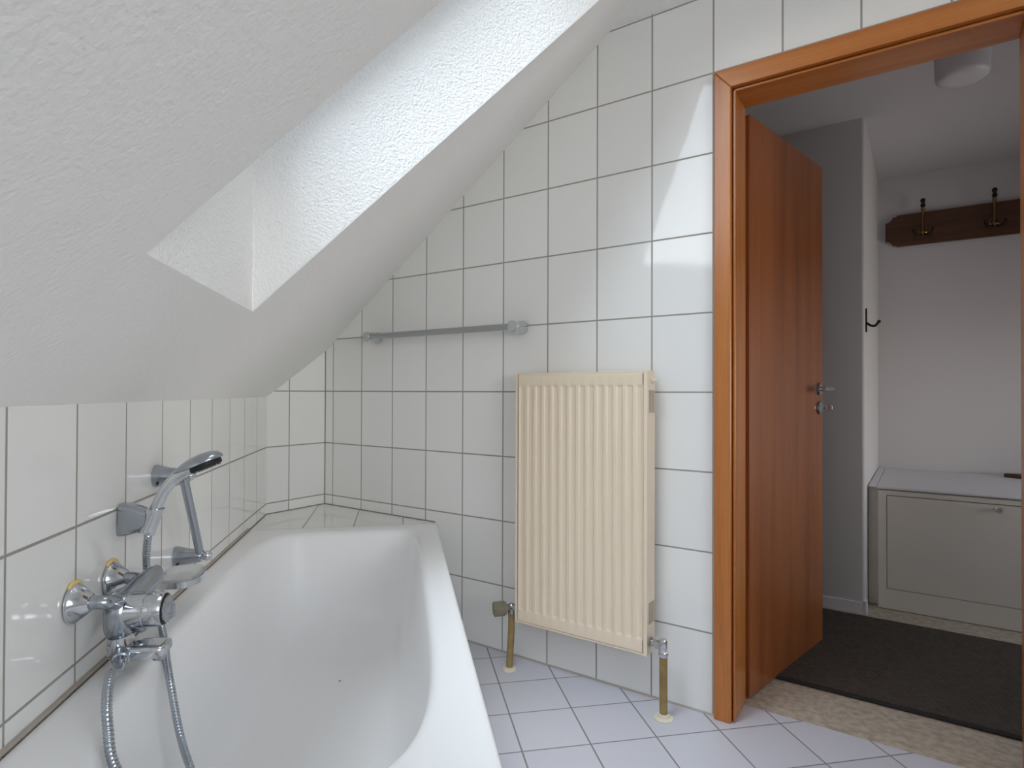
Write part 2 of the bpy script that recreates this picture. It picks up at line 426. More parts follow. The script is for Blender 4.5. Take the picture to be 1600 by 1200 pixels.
# skylights: plastered reveal and window at the outer roof skin
def skylight(T0, T1, name, label):
    c00, c10 = Vector((T0, SD0, zs(SD0))), Vector((T1, SD0, zs(SD0)))
    c01, c11 = Vector((T0, SD1, zs(SD1))), Vector((T1, SD1, zs(SD1)))
    o00, o10 = c00+Vector((0, 0, zv)), c10+Vector((0, 0, zv))
    o01, o11 = c01+nrm*H, c11+nrm*H
    e2 = .0036                                 # the reveal boards start behind the ceiling skin
    i00, i10 = c00+Vector((0, 0, e2/nrm.z)), c10+Vector((0, 0, e2/nrm.z)); i01, i11 = c01+nrm*e2, c11+nrm*e2
    win = thing(name, label, 'window', BO, RB, kind='structure')
    b = MB()
    b.slab([i00, i01, o01, o00], (-.03, 0, 0)); b.slab([i10, o10, o11, i11], (.03, 0, 0))
    q0 = Vector((0, -.0006, .001)); b.slab([c00+q0, o00+q0, o10+q0, c10+q0], (0, -.03, 0)); b.slab([i01, i11, o11, o01], Vector((0, .02, .02)))
    b.build('reveal', M_shaft, win, smooth=0)
    ax = (o01-o00); ln = ax.length; ax.normalize()
    def fr(t0, t1, a0, a1, h0, h1):
        base = lambda t, a: Vector((t, o00.y, o00.z))+ax*a
        return [base(t0, a0)+nrm*h0, base(t1, a0)+nrm*h0, base(t1, a1)+nrm*h0, base(t0, a1)+nrm*h0], nrm*(h1-h0)
    b = MB()
    for q in ((T0-.06, T0+.015, -.06, ln+.06), (T1-.015, T1+.06, -.06, ln+.06), (T0+.015, T1-.015, -.06, .02), (T0+.015, T1-.015, ln-.02, ln+.06)):
        b.slab(*fr(*q, 0, .07))
    b.build('window_frame', M_white, win, smooth=0, bevel=.004)
    b = MB()
    for q in ((T0+.018, T0+.06, .02, ln-.02), (T1-.06, T1-.018, .02, ln-.02), (T0+.06, T1-.06, .022, .075), (T0+.06, T1-.06, ln-.075, ln-.022)):
        b.slab(*fr(*q, .012, .06))
    sash = b.build('sash', M_white, win, smooth=0, bevel=.004)
    b = MB(); b.slab(*fr(T0+.05, T1-.05, .065, ln-.065, .034, .04))
    b.build('pane', M_pane, sash, smooth=0)
    return o00.y-.03, o01.y+.03
for q in SKY: hd0, hd1 = skylight(*q)
# outer roof skin (keeps daylight out of the roof cavity)
b = MB()
for pc in slope_pieces([(-1.2, -.5), (4.6, -.5), (4.6, 2.2), (-1.2, 2.2)], hd0, hd1, .03):
    b.slab([Vector((t, d, zs(d)+zv)) for t, d in pc], nrm*.03)
struct(place(b.build('ceiling_roof', M_plaster, smooth=0), BO, RB), 'outer roof boarding around the skylight', 'roof')

# tiled ledge in the corner beyond the bathtub + front panel of the bathtub
ZD, TE, DB = 0.458, 0.325, 0.737
b = MB(); b.prism([(TE, 0), (TE, DB), ((DB/S2-LC-LC)*S2, DB), (-LC*S2, LC*S2), (0, 0)], 0, ZD)
led = place(b.build('trim_1', [M_tileD, M_tileP], smooth=0), BO, RB)
for p in led.data.polygons:
    if abs(p.normal.z) < .5: p.material_index = 1
struct(led, 'tiled corner ledge at the far end of the bathtub', 'ledge')

# joints: sealant strips along the ledge, bath and wall corners
def joint(name, pts, m, label, r=.004):
    b = MB(); b.tube(pts, r, 8); return struct(b.build(name, m), label, 'sealant')
joint('trim_2', [W(.33, .001, ZD+.008), W(2.07, .001, ZD+.008)], M_seal, 'greyish sealant line between bathtub rim and knee wall', .0055)
joint('trim_3', [W(.33, .001, ZD+.001), W(0, .001, ZD+.001), Vector((.001, -.001, ZD+.001)), Vector((.722, -.001, ZD+.001))], M_sealw, 'brown joint where corner ledge meets the tiled walls', .0032)
joint('trim_4', [Vector((.0, 0, .45)), Vector((.0, 0, 1.25))], M_sealw, 'vertical grey joint in the inner corner of the tiled walls', .0035)
joint('trim_5', [Vector((.73, 0, 0)), Vector((1.887, 0, 0))], M_seal, 'grey joint between floor tiles and radiator wall', .005)

# ================================================================ BATHTUB
tub = thing('bathtub', 'white enamelled built-in bathtub below the skylight, empty', 'bathtub', BO, RB)
N = 128
TC, DCN = 1.20, .372
def inner(af, an, bl, br, nf=5.5, nn=3.4, dc=DCN, tc=TC):
    r = []
    for k in range(N):
        th = 2*math.pi*(k+.5)/N; c, s_ = math.cos(th), math.sin(th)
        n_ = (nn+(.7 if s_ > 0 else 0)) if c > 0 else (nf+(3 if s_ > 0 else 0)); a = an if c > 0 else af; bb = br if s_ > 0 else bl
        x = a*math.copysign(abs(c)**(2/n_), c); y = bb*math.copysign(abs(s_)**(2/n_), s_)
        r.append((tc+x, dc+y))
    return r
def outer(ins, t0, t1, d0, d1):                # same vertex count on the rectangular outline
    r = []
    for (x, y) in ins:
        dx, dy = x-TC, y-DCN
        k = min(((t1-TC) if dx > 0 else (t0-TC))/dx if abs(dx) > 1e-9 else 1e9, ((d1-DCN) if dy > 0 else (d0-DCN))/dy if abs(dy) > 1e-9 else 1e9)
        r.append([TC+dx*k, DCN+dy*k])
    for cx, cyv in ((t0, d0), (t0, d1), (t1, d0), (t1, d1)):   # snap nearest vertex to each corner
        i = min(range(N), key=lambda q: (r[q][0]-cx)**2+(r[q][1]-cyv)**2); r[i] = [cx, cyv]
    return r
I0 = inner(.785, .785, .292, .292)
T1 = 2.075
zt = .464
def ring(p, z): return [(x, y, z) for x, y in p]
O = lambda e: outer(I0, TE+.001+e, T1-e, .004+e, DB-e)
ins = lambda e, ef=0, en=0, z=0: ring(inner(.785-e-ef, .785-e-en, .292-e, .292-e), z)
rings = [ring(O(0), ZD-.035), ring(O(0), zt-.008), ring(O(.002), zt-.003), ring(O(.007), zt), ring(O(.02), zt+.0005),
         ins(-.012, z=zt), ins(-.004, z=zt-.0015), ins(.003, z=zt-.006), ins(.008, z=zt-.014), ins(.012, .0, .004, zt-.03),
         ins(.020, .012, .04, .38), ins(.030, .03, .09, .30), ins(.044, .05, .15, .225), ins(.062, .07, .21, .168),
         ins(.082, .09, .26, .133), ins(.108, .11, .30, .113), ins(.14, .13, .34, .103), ins(.18, .15, .38, .098), ins(.24, .18, .42, .096)]
b = MB(); b.loft(rings, False, True)
b.build('tub_shell', M_enamel, tub, smooth=50)
b = MB(); b.box(TE+.002, T1, DB-.03, DB-.012, 0, ZD-.02); b.box(T1-.012, T1-.002, .01, DB-.03, 0, ZD-.02)
b.build('tiled_panel', M_tileP, tub, smooth=0)
b = MB(); b.lathe((1.62, DCN, .0955), (0, 0, 1), [(0, .034), (.003, .034), (.0045, .031), (.003, .022), (.003, 0)])
b.build('drain', M_chrome, tub)
sp = MB(); sp.ball((0, 0, 0), .004, .002, .0012, 8, 6)
o = sp.build('dirt_speck', M_speck); place(o, W(.877, .404, .0972), .5)
tag(o, 'tiny dark speck of dirt on the bottom of the white bathtub', 'dirt')

# ================================================================ RADIATOR
RX0, RX1, RZ0, RZ1, RY, RYB = 1.190, 1.700, .170, 1.081, -.092, -.026
rad = thing('radiator', 'cream ribbed panel radiator on the tiled wall left of the door', 'radiator', ((RX0+RX1)/2, RYB, RZ0))
def rl(x, y, z): return (x-(RX0+RX1)/2, y-RYB, z-RZ0)
class LB(MB):                                   # builder taking world coordinates for radiator parts
    def build(s, *a, **k):
        s.v = [rl(*p) for p in s.v]; return MB.build(s, *a, **k)
# front panel with pressed channels
ng = 14; px0, px1 = RX0+.012, RX1-.012; pitch_ = .0347; first = RX0+.032
xs = [px0, px0+.004]
for i in range(ng):
    c = first+i*pitch_
    xs += [c-.0125, c-.0085, c-.003, c+.003, c+.0085, c+.0125]
xs += [px1-.004, px1]
zz = [RZ0+.006, RZ0+.010, RZ0+.046, RZ0+.049, RZ0+.053, RZ0+.057, RZ1-.055, RZ1-.051, RZ1-.047, RZ1-.044, RZ1-.010, RZ1-.006]
def dep(x, k):
    i = round((x-first)/pitch_); u = abs(x-(first+i*pitch_)); a = 0
    if 0 <= i < ng and u < .0124: a = 1 if u < .004 else (.85 if u < .009 else 0)
    zf = [0, 0, 0, .25, .8, 1, 1, .8, .25, 0, 0, 0][k]
    e = .004 if (x in (xs[0], xs[-1]) or k in (0, 11)) else 0
    return RY+e+.0050*a*zf
rows = [[(x, dep(x, k), z) for x in xs] for k, z in enumerate(zz)]
b = LB(); b.loft(rows, False, False, closed=False)
b.build('front_panel', M_rad, rad, smooth=28)
b = LB()
b.box(RX0, RX0+.010, RY+.002, RYB, RZ0, RZ1); b.box(RX0+.01, RX1-.01, RY+.002, RY+.007, RZ0, RZ0+.006)
b.box(RX0+.01, RX1-.01, RY+.002, RYB, RZ1-.007, RZ1-.002); b.box(RX0+.008, RX1-.012, RYB-.006, RYB, RZ0+.02, RZ1-.01)
b.build('casing', M_rad, rad, smooth=0, bevel=.0015)
# right side cover with vent slots
b = LB(); xa, xb = RX1-.0018, RX1
b.box(RX1-.012, xb, RY, RY+.012, RZ0, RZ1)
sl0, sl1 = (.945, 1.018), (.265, .335)
segs = [(RZ0, sl1[0]), (sl1[1], sl0[0]), (sl0[1], RZ1)]
for z0_, z1_ in segs: b.box(xa, xb, RY+.012, RYB, z0_, z1_)
nsl = 5; wy = (RYB-RY-.012)/(nsl*2+1); wb = wy*.7
for z0_, z1_ in (sl0, sl1):
    for i in range(nsl+1):
        y0_ = RY+.012+2*i*wy; b.box(xa, xb, y0_, y0_+wb, z0_, z1_)
b.build('side_cover', M_rad, rad, smooth=0)
b = LB(); b.box(xa-.003, xa-.0012, RY+.0125, RYB-.002, RZ0+.02, RZ1-.02); b.build('slot_shade_sheet', M_slotshade, rad, smooth=0)  # dark sheet, paints the shade seen through the vent slots
b = LB(); b.lathe((RX1, -.058, 1.050), (1, 0, 0), [(0, .012), (.006, .012), (.006, .007), (.016, .007), (.018, .004), (.018, 0)], 12)
b.build('bleed_valve', M_collar, rad)
# thermostatic valve, left
b = LB(); yv = -.078
b.tube([(1.192, yv, .214), (1.172, yv, .214), (1.163, yv, .214)], [.011, .013, .013], 16)
b.lathe((1.168, yv, .190), (0, 0, 1), [(0, .012), (.01, .0135), (.034, .0135), (.038, .01)], 16)
tv = b.build('thermostat_valve', M_satin, rad)
b = LB()
axk = Vector((-.72, -.66, -.06)).normalized(); ok_ = Vector((1.163, yv-.004, .213))
b.lathe(ok_, axk, [(0, .012), (.012, .015), (.013, .023), (.04, .0262), (.060, .024), (.063, .020), (.063, .0)], 28)
u_, w_ = b.frame(axk)
for k in range(18):
    a = 2*math.pi*k/18; dr = u_*math.cos(a)+w_*math.sin(a)
    b.tube([ok_+axk*.02+dr*.0248, ok_+axk*.060+dr*.0246], .0024, 6)
b.build('thermostat_knob', M_valve, tv)
def bent(xa_, ya_, za_, xb_, yb_): return spline([(xa_, ya_, za_), (xa_, ya_, za_*.72), (xa_+(xb_-xa_)*.5, ya_+(yb_-ya_)*.5, za_*.35), (xb_, yb_, .0)], 6)
b = LB(); b.tube(bent(1.168, yv, .193, 1.179, -.107), .0125, 16); b.build('supply_pipe', M_pipe, rad)
b = LB(); b.lathe((1.179, -.107, 0), (0, 0, 1), [(0, .027), (.006, .026), (.009, .021), (.009, .0)], 24); b.build('pipe_collar', M_collar, rad)
# lockshield valve, right
b = LB(); yr = -.100
b.lathe((RX1, yr+.03, .213), (1, -.35, 0), [(0, .011), (.004, .016), (.012, .016), (.014, .011), (.03, .011), (.032, .0145), (.05, .0145), (.05, 0)], 20)
b.lathe((1.757, yr, .186), (0, 0, 1), [(0, .0115), (.006, .0155), (.016, .0155), (.022, .011), (.03, .013), (.05, .013), (.056, .0105), (.056, 0)], 20)
b.build('lockshield_valve', M_chrome, rad)
b = LB(); b.tube([(1.757, yr, .19), (1.757, yr, .1), (1.7605, -.107, 0)], .0125, 16); b.build('return_pipe', M_pipe, rad)
b = LB(); b.lathe((1.7605, -.107, 0), (0, 0, 1), [(0, .030), (.004, .030), (.007, .026), (.008, .019), (.015, .018), (.016, .012)], 28); b.build('pipe_collar', M_collar, rad)

# ================================================================ TOWEL RAIL
tr_ = thing('towel_rail', 'metal towel rail on the tiled wall above the radiator', 'towel rail', (.766, 0, 1.256))
b = MB(); b.tube([(-.395, -.062, 0), (.395, -.062, 0)], .0125, 20); b.build('rod', M_alu, tr_)
for sx in (-1, 1):
    b = MB(); b.lathe((sx*.395, 0, .0), (0, -1, 0), [(0, .026), (.004, .0265), (.02, .0235), (.05, .021), (.052, .018), (.055, .018), (.058, .022), (.072, .022), (.077, .019), (.079, .012), (.079, 0)], 28)
    b.build('bracket', M_chrome, tr_)

# ================================================================ BATH MIXER
TM = 1.545
mx_ = thing('bath_mixer', 'chrome bath mixer tap with two round wall rosettes over the rim', 'tap', W(TM, 0, .58), RB)
for s_ in (-1, 1):
    b = MB(); b.lathe((s_*.0725, .002, .042), (0, 1, 0), [(0, .036), (.004, .0365), (.007, .035), (.029, .0165), (.030, .0145), (.030, 0)], 36)
    rs = b.build('rosette', M_chrome, mx_)
    b = MB()
    for k in range(14):
        a = math.pi*(.36+.34*k/13); b.ball((s_*.0725+.0365*math.cos(a), .0035, .042+.0365*math.sin(a)), .0045+.002*random.random(), .0035, .005, 8, 6)
    tag(b.build('foam_ring', M_foam, rs), 'yellowed filler foam behind rosette')
b = MB()
for s_ in (-1, 1):
    b.tube(spline([(s_*.0725, .028, .042), (s_*.0725, .045, .041), (s_*.064, .056, .037), (s_*.03, .056, .024)], 6), .0125, 18)
def oval(hx, z0_, z1_, y, e=.85, n=40):
    zc, hz = (z0_+z1_)/2, (z1_-z0_)/2; r = []
    for k in range(n):
        c, q = math.cos(2*math.pi*k/n), math.sin(2*math.pi*k/n)
        r.append((hx*math.copysign(abs(c)**e, c), y, zc+hz*math.copysign(abs(q)**e, q)))
    return r
b.loft([oval(.020, -.035, .022, .030), oval(.032, -.048, .032, .033), oval(.037, -.054, .0355, .041), oval(.0375, -.055, .036, .056), oval(.0355, -.052, .0345, .066), oval(.029, -.044, .030, .071)])
# blade-like wing rising towards the far rosette
wing = spline([(0, .055, .012), (-.03, .058, .020), (-.06, .064, .030), (-.088, .070, .036), (-.108, .074, .037)], 8)
rg = []
for i, p in enumerate(wing):
    f = i/(len(wing)-1); hz = .024-.004*f; hy = .021-.006*f
    if i == len(wing)-1: hz *= .8; hy *= .8
    rg.append([(p.x-.010*math.sin(2*math.pi*k/24)*f*.6, p.y+hy*math.cos(2*math.pi*k/24), p.z+hz*math.copysign(abs(math.sin(2*math.pi*k/24))**.8, math.sin(2*math.pi*k/24))) for k in range(24)])
b.loft(rg)
b.build('mixer_body', M_satin, mx_, smooth=50)
b = MB(); b.lathe((0, .060, 0), (0, 1, -.02), [(0, .0335), (.002, .034), (.038, .034), (.039, .033), (.040, .0335), (.068, .033), (.071, .0305)], 40)
hd = b.build('control_handle', M_chrome, mx_)
b = MB(); b.lathe((0, .129, -.0014), (0, 1, -.02), [(0, .030), (.003, .030), (.004, .028)], 32); b.build('handle_ring', M_black, hd)
b = MB(); b.lathe((0, .131, -.0014), (0, 1, -.02), [(0, .026), (.005, .026), (.0065, .023), (.0055, .02), (.0055, .012), (.007, .010), (.007, 0)], 32)
for k in range(16):
    a = 2*math.pi*k/16; b.ball((.0245*math.cos(a), .1365, .0245*math.sin(a)-.0014), .0022, .0016, .0022, 8, 6)
b.build('handle_cap', M_satin, hd)
b = MB(); b.box(-.056, -.036, .118, .132, -.036, -.008); b.build('handle_stop', M_satin, hd, bevel=.004)
# lower body, spout plate, aerator
b = MB()
lb = []
for z, rx, ry, yc in ((-.045, .034, .020, .052), (-.056, .034, .021, .052), (-.060, .0335, .021, .052), (-.078, .030, .020, .053), (-.094, .023, .017, .054), (-.102, .014, .011, .055)):
    lb.append([(rx*math.cos(2*math.pi*k/28), yc+ry*math.sin(2*math.pi*k/28), z) for k in range(28)])
b.loft(lb)
b.build('lower_body', M_chrome, mx_, smooth=50)
b = MB()
rg = []
for y, hw, zt_, th in ((.036, .022, -.058, .030), (.06, .028, -.061, .032), (.085, .0295, -.063, .029), (.11, .0295, -.0645, .027), (.127, .029, -.0655, .025), (.135, .025, -.0665, .021), (.139, .016, -.0685, .014)):
    rr_ = []
    for k in range(32):
        c, s_ = math.cos(2*math.pi*k/32), math.sin(2*math.pi*k/32)
        rr_.append((hw*math.copysign(abs(c)**.5, c), y, zt_-th/2+th/2*math.copysign(abs(s_)**.5, s_)))
    rg.append(rr_)
b.loft(rg)
sp_ = b.build('spout', M_chrome, mx_, smooth=50)
b = MB(); b.lathe((0, .120, -.088), (0, 0, -1), [(0, .012), (.010, .012), (.012, .010), (.011, .008), (.011, 0)], 24); b.build('aerator', M_satin, sp_)
b = MB(); b.lathe((-.030, .080, -.052), (.25, -.3, 1), [(0, .008), (.004, .010), (.005, .0135), (.014, .0145), (.017, .012), (.017, 0)], 24); b.build('diverter_knob', M_satin, mx_)
b = MB(); b.lathe((.016, .060, -.074), (1, .34, -.13), [(0, .0135), (.016, .0135), (.017, .015), (.034, .015), (.036, .012), (.050, .0105), (.050, 0)], 24); b.build('hose_connector', M_satin, mx_)

# ================================================================ SHOWER: holder, hand shower, hose
TS = 1.425
ho = thing('shower_holder', 'chrome wedge-shaped wall holder cradling the hand shower', 'shower holder', W(TS, 0, .735), RB)
b = MB()
sec = []
for y, hx, z0_, z1_ in ((0, .0225, -.034, .034), (.012, .0225, -.034, .034), (.035, .021, -.028, .026), (.052, .0195, -.016, .017)):
    rr_ = []
    for k in range(32):
        c, s_ = math.cos(2*math.pi*k/32), math.sin(2*math.pi*k/32)
        rr_.append((hx*math.copysign(abs(c)**.35, c), y+.25*(0 if s_ < 0 else .01), (z0_+z1_)/2+(z1_-z0_)/2*math.copysign(abs(s_)**.35, s_)))
    sec.append(rr_)
b.loft(sec)
b.build('wall_bracket', M_satin, ho, smooth=45)
b = MB()
for zc in range(1):
    rings = []
    for h, r0 in ((0, .019), (.04, .021)):
        pass
cr = []
for h in (0, .012, .024, .036, .048):
    ring_ = []
    for k in range(20):
        a = 2*math.pi*k/20; r_ = .0175+.05*h
        ring_.append((r_*math.cos(a), .058+.32*h-.0075+r_*math.sin(a), -.028+h))
    cr.append(ring_)
b.loft(cr)
b.build('cradle', M_chrome, ho, smooth=45)

hs = thing('hand_shower', 'chrome hand shower with curved handle resting in its wall holder', 'shower head', W(TS, .056, .70), RB)
b = MB()
hp = spline([(0, .0, .0), (0, .006, .03), (0, .016, .065), (0, .033, .1), (0, .058, .128), (0, .082, .143)], 8)
b.tube(hp, [.0105+.0035*i/(len(hp)-1)+.001*math.sin(i*.2) for i in range(len(hp))], 20)
b.build('handle', M_chrome, hs, smooth=60)
rot = Matrix.Rotation(math.radians(22), 3, 'X')
hc = Vector((0, .100, .146))
b = MB()
rings = []
prof = [(-.052, .010), (-.045, .017), (-.03, .027), (-.01, .035), (.012, .0375), (.03, .034), (.042, .026), (.049, .013), (.051, .001)]
for y, r in prof:
    rr_ = []
    for k in range(32):
        a = 2*math.pi*k/32; z = r*math.sin(a); zz_ = z*.56 if z > 0 else z*.10
        rr_.append(hc+rot @ Vector((r*1.02*math.cos(a), y, zz_+.004)))
    rings.append(rr_)
b.loft(rings)
head = b.build('head', M_satin, hs, smooth=50)
b = MB()
rings = []
for z, k_ in ((.002, 1.), (-.006, 1.0), (-.009, .94), (-.009, .4)):
    rings.append([hc+rot @ Vector((.0335*k_*math.cos(2*math.pi*q/32), .012+.0335*k_*math.sin(2*math.pi*q/32), z)) for q in range(32)])
b.loft(rings); fp = b.build('face_plate', M_black, head)
b = MB()
for rr_, nn_ in ((.027, 18), (.019, 12), (.011, 7)):
    for k in range(nn_):
        a = 2*math.pi*k/nn_; p = hc+rot @ Vector((rr_*math.cos(a), .012+rr_*math.sin(a), -.009))
        b.lathe(p, rot @ Vector((0, 0, -1)), [(0, .0018), (.003, .0014), (.003, 0)], 6)
tag(b.build('nozzles', M_nozzle, fp), 'grey spray nozzles'); fp.children[0]['kind'] = 'stuff'

def hose(name, pts, label):
    P = spline(pts, 40); tot = 0; rr_ = []
    # resample evenly so that the wound ribs are regular
    Ls = [0]
    for i in range(1, len(P)): Ls.append(Ls[-1]+(P[i]-P[i-1]).length)
    step = .0016; Q = []; j = 0
    n_ = int(Ls[-1]/step)
    for i in range(n_+1):
        s_ = i*step
        while j < len(Ls)-2 and Ls[j+1] < s_: j += 1
        f_ = (s_-Ls[j])/max(Ls[j+1]-Ls[j], 1e-9); Q.append(P[j].lerp(P[j+1], min(f_, 1)))
    R = [(.0070, .0079, .0079, .0070)[i % 4] for i in range(len(Q))]
    b = MB(); b.tube(Q, R, 12)
    return tag(b.build(name, M_satin, smooth=75), label, 'shower hose')
hose('shower_hose', [W(*q) for q in ((1.608, .076, .500), (1.636, .086, .500), (1.678, .098, .515), (1.722, .11, .532), (1.768, .124, .520), (1.797, .138, .480), (1.806, .154, .42),
     (1.785, .20, .33), (1.72, .245, .21), (1.64, .265, .135), (1.56, .25, .118), (1.51, .205, .15), (1.500, .165, .234), (1.508, .147, .31), (1.490, .125, .39),
     (1.452, .102, .436), (1.402, .078, .468), (1.376, .056, .520), (1.386, .045, .568), (1.402, .0435, .612), (1.414, .046, .655), (1.4235, .052, .688), (TS, .0545, .703))],
     'ribbed metal shower hose looping from the mixer down into the bathtub')

# ================================================================ GRAB BAR AND SOAP DISH
gb = thing('grab_bar', 'slanted chrome grab bar on the tiles behind the hand shower', 'grab bar', W(1.17, 0, .69), RB)
p0, p1 = Vector((.072, .062, .112)), Vector((-.066, .062, -.122))
b = MB(); b.tube([p0, p1], .0105, 20); b.build('bar', M_satin, gb)
for q in (p0, p1):
    b = MB(); b.lathe((q.x, 0, q.z), (0, 1, 0), [(0, .027), (.004, .0275), (.03, .021), (.05, .018), (.062, .017), (.066, .0155), (.066, 0)], 28)
    ps = b.build('wall_post', M_satin, gb)
    b = MB(); b.ball((q.x, .078, q.z), .0135); b.build('end_knob', M_chrome, ps)
    b = MB(); b.ball((q.x+.022, .012, q.z-.016), .004, .003, .004, 8, 6); b.build('screw_hole', M_black, ps)
sd = thing('soap_dish', 'frosted glass soap dish with chrome rim on the knee wall', 'soap dish', W(1.222, 0, .552), RB)
b = MB()
rg = []
for z, k_ in ((-.012, .72), (-.009, .84), (.004, .97), (.008, 1.0), (.0065, .93), (-.003, .8), (-.006, .6), (-.0065, .1)):
    rg.append([(.068*k_*math.copysign(abs(math.cos(a))**.7, math.cos(a)), .052+.046*k_*math.copysign(abs(math.sin(a))**.7, math.sin(a)), z) for a in [2*math.pi*q/40 for q in range(40)]])
b.loft(rg); b.build('tray', M_frost, sd, smooth=60)
b = MB()
pts = [(.071*math.copysign(abs(math.cos(a))**.7, math.cos(a)), .054+.049*math.copysign(abs(math.sin(a))**.7, math.sin(a))) for a in [math.radians(-75+175*q/24) for q in range(25)]]
rg = [[(x, y, -.012) for x, y in pts], [(x*1.06, .054+(y-.054)*1.08, -.012) for x, y in pts], [(x*1.06, .054+(y-.054)*1.08, .003) for x, y in pts], [(x, y, .003) for x, y in pts]]
vs_ = [p for r in rg for p in r]; fs_ = []
n_ = len(pts)
for a in range(4):
    for i in range(n_-1): fs_.append((a*n_+i, a*n_+i+1, ((a+1) % 4)*n_+i+1, ((a+1) % 4)*n_+i))
fs_ += [(0, n_, 2*n_, 3*n_), (n_-1, 2*n_-1, 3*n_-1, 4*n_-1)]
b.add(vs_, fs_); b.build('rim', M_chrome, sd, smooth=40)
b = MB(); b.box(-.02, .02, 0, .014, -.02, .004); b.build('wall_plate', M_chrome, sd, bevel=.003)

# ================================================================ DOOR FRAME AND DOOR
JX0, JX1, JZ = 1.947, 2.637, 1.945
fr_ = thing('trim_6', 'orange-brown beech door frame around the opening to the hall', 'door frame', ((JX0+JX1)/2, 0, 0), kind='structure')
fx = (JX0+JX1)/2
CX0, CX1, CZ = 1.889, 2.695, 2.010
b = MB(); b.slab([(CX0-fx, -.022, 0), (1.940-fx, -.022, 0), (1.940-fx, -.022, 1.952), (CX0-fx, -.022, CZ)], (0, .020, 0)); b.build('left_casing', M_wood, fr_, bevel=.003, smooth=0)
b = MB(); b.slab([(2.644-fx, -.022, 0), (CX1-fx, -.022, 0), (CX1-fx, -.022, CZ), (2.644-fx, -.022, 1.952)], (0, .020, 0)); b.build('right_casing', M_wood, fr_, bevel=.003, smooth=0)
b = MB(); b.slab([(CX0-fx, -.022, CZ+.0003), (1.940-fx, -.022, 1.9523), (2.644-fx, -.022, 1.9523), (CX1-fx, -.022, CZ+.0003)], (0, .020, 0)); b.build('top_casing', M_woodh, fr_, bevel=.002, smooth=0)
b = MB(); b.box(OX0-fx+.001, JX0-fx, .004, .135, 0, OZ-.001); b.box(JX0-fx-.004, JX0-fx+.0035, -.006, .004, 0, JZ); b.build('left_jamb', M_wood, fr_, bevel=.0015, smooth=0)
b = MB(); b.box(JX1-fx, OX1-fx-.001, .004, .135, 0, OZ-.001); b.box(JX1-fx-.0035, JX1-fx+.004, -.006, .004, 0, JZ); b.build('right_jamb', M_wood, fr_, bevel=.0015, smooth=0)
b = MB(); b.box(JX0-fx, JX1-fx, .004, .135, JZ, OZ-.001); b.box(JX0-fx, JX1-fx, -.006, .004, JZ-.0035, JZ+.004); b.build('head_jamb', M_woodh, fr_, bevel=.0015, smooth=0)
b = MB()
b.box(CX0-fx, OX0-fx, WT+.001, WT+.018, 0, CZ); b.box(OX1-fx, CX1-fx, WT+.001, WT+.018, 0, CZ); b.box(OX0-fx, OX1-fx, WT+.001, WT+.018, OZ, CZ)
b.build('hall_casing', M_wood, fr_, bevel=.003, smooth=0)

ang = math.atan2(.667, .135)
dr = thing('door_1', 'reddish-brown wooden door leaf standing open into the hall', 'door', (1.951, .150, 0), ang, kind='structure')
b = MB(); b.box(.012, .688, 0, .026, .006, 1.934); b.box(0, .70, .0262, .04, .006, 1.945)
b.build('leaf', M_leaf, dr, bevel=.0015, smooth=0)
b = MB(); b.lathe((.646, 0, 1.027), (0, -1, 0), [(0, .026), (.004, .0265), (.008, .023), (.008, 0)], 28)
rose = b.build('handle_rose', M_satin, dr)
b = MB(); hp = spline([(.646, -.006, 1.027), (.646, -.035, 1.027), (.643, -.05, 1.027), (.625, -.057, 1.027), (.58, -.058, 1.028), (.535, -.056, 1.03)], 6)
b.tube(hp, .0085, 14); b.build('lever', M_chrome, rose)
b = MB(); b.lathe((.646, 0, .951), (0, -1, 0), [(0, .026), (.004, .0265), (.008, .023), (.008, 0)], 28); kr = b.build('lock_rose', M_satin, dr)
b = MB(); b.box(.641, .651, -.016, -.006, .944, .958); b.tube([(.646, -.008, .951), (.646, -.03, .951)], .003, 10); b.box(.6445, .6475, -.05, -.028, .940, .962); b.build('lock_key', M_satin, kr, bevel=.0015)
b = MB()
for zh in (.25, 1.70):
    b.tube([(-.004, .040, zh), (-.004, .040, zh+.08)], .007, 12)
b.build('hinge_barrels', M_satin, dr)

# ================================================================ HALL SHELL
HX0, HX1, HY0, HY1, HZ = 0.90, 4.10, WT, 2.25, 2.28
b = MB(); b.box(HX0, HX1, .122, HY1+.1, -.1, 0.001)
struct(b.build('floor_hall', M_lino, smooth=0), 'beige marbled vinyl floor of the hall beyond the door', 'floor')
b = MB(); b.box(HX0, HX1, HY0, HY1+.1, HZ, HZ+.1)
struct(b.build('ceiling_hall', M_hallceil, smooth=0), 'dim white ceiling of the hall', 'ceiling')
b = MB(); b.box(2.206, HX1, HY1, HY1+.1, 0, HZ)
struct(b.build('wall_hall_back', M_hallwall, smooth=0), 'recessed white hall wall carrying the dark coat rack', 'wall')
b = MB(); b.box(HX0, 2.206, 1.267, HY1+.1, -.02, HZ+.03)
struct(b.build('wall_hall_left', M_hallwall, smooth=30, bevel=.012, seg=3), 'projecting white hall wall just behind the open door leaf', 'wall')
b = MB(); b.box(HX0-.1, HX0, HY0, 1.3, 0, HZ)
struct(b.build('wall_hall_side', M_hallwall, smooth=0), 'left end wall of the hall, hidden by the door', 'wall')
b = MB(); b.box(HX1, HX1+.1, HY0, HW0, 0, HZ); b.box(HX1, HX1+.1, HW1, HY1+.1, 0, HZ); b.box(HX1, HX1+.1, HW0, HW1, 0, HWZ0); b.box(HX1, HX1+.1, HW0, HW1, HWZ1, HZ)
added_window('added_window_3', 'small low window added out of view at the right end of the hall for fill light', (HX1+.05, (HW0+HW1)/2, HWZ0), math.pi/2, HW1-HW0, HWZ1-HWZ0)
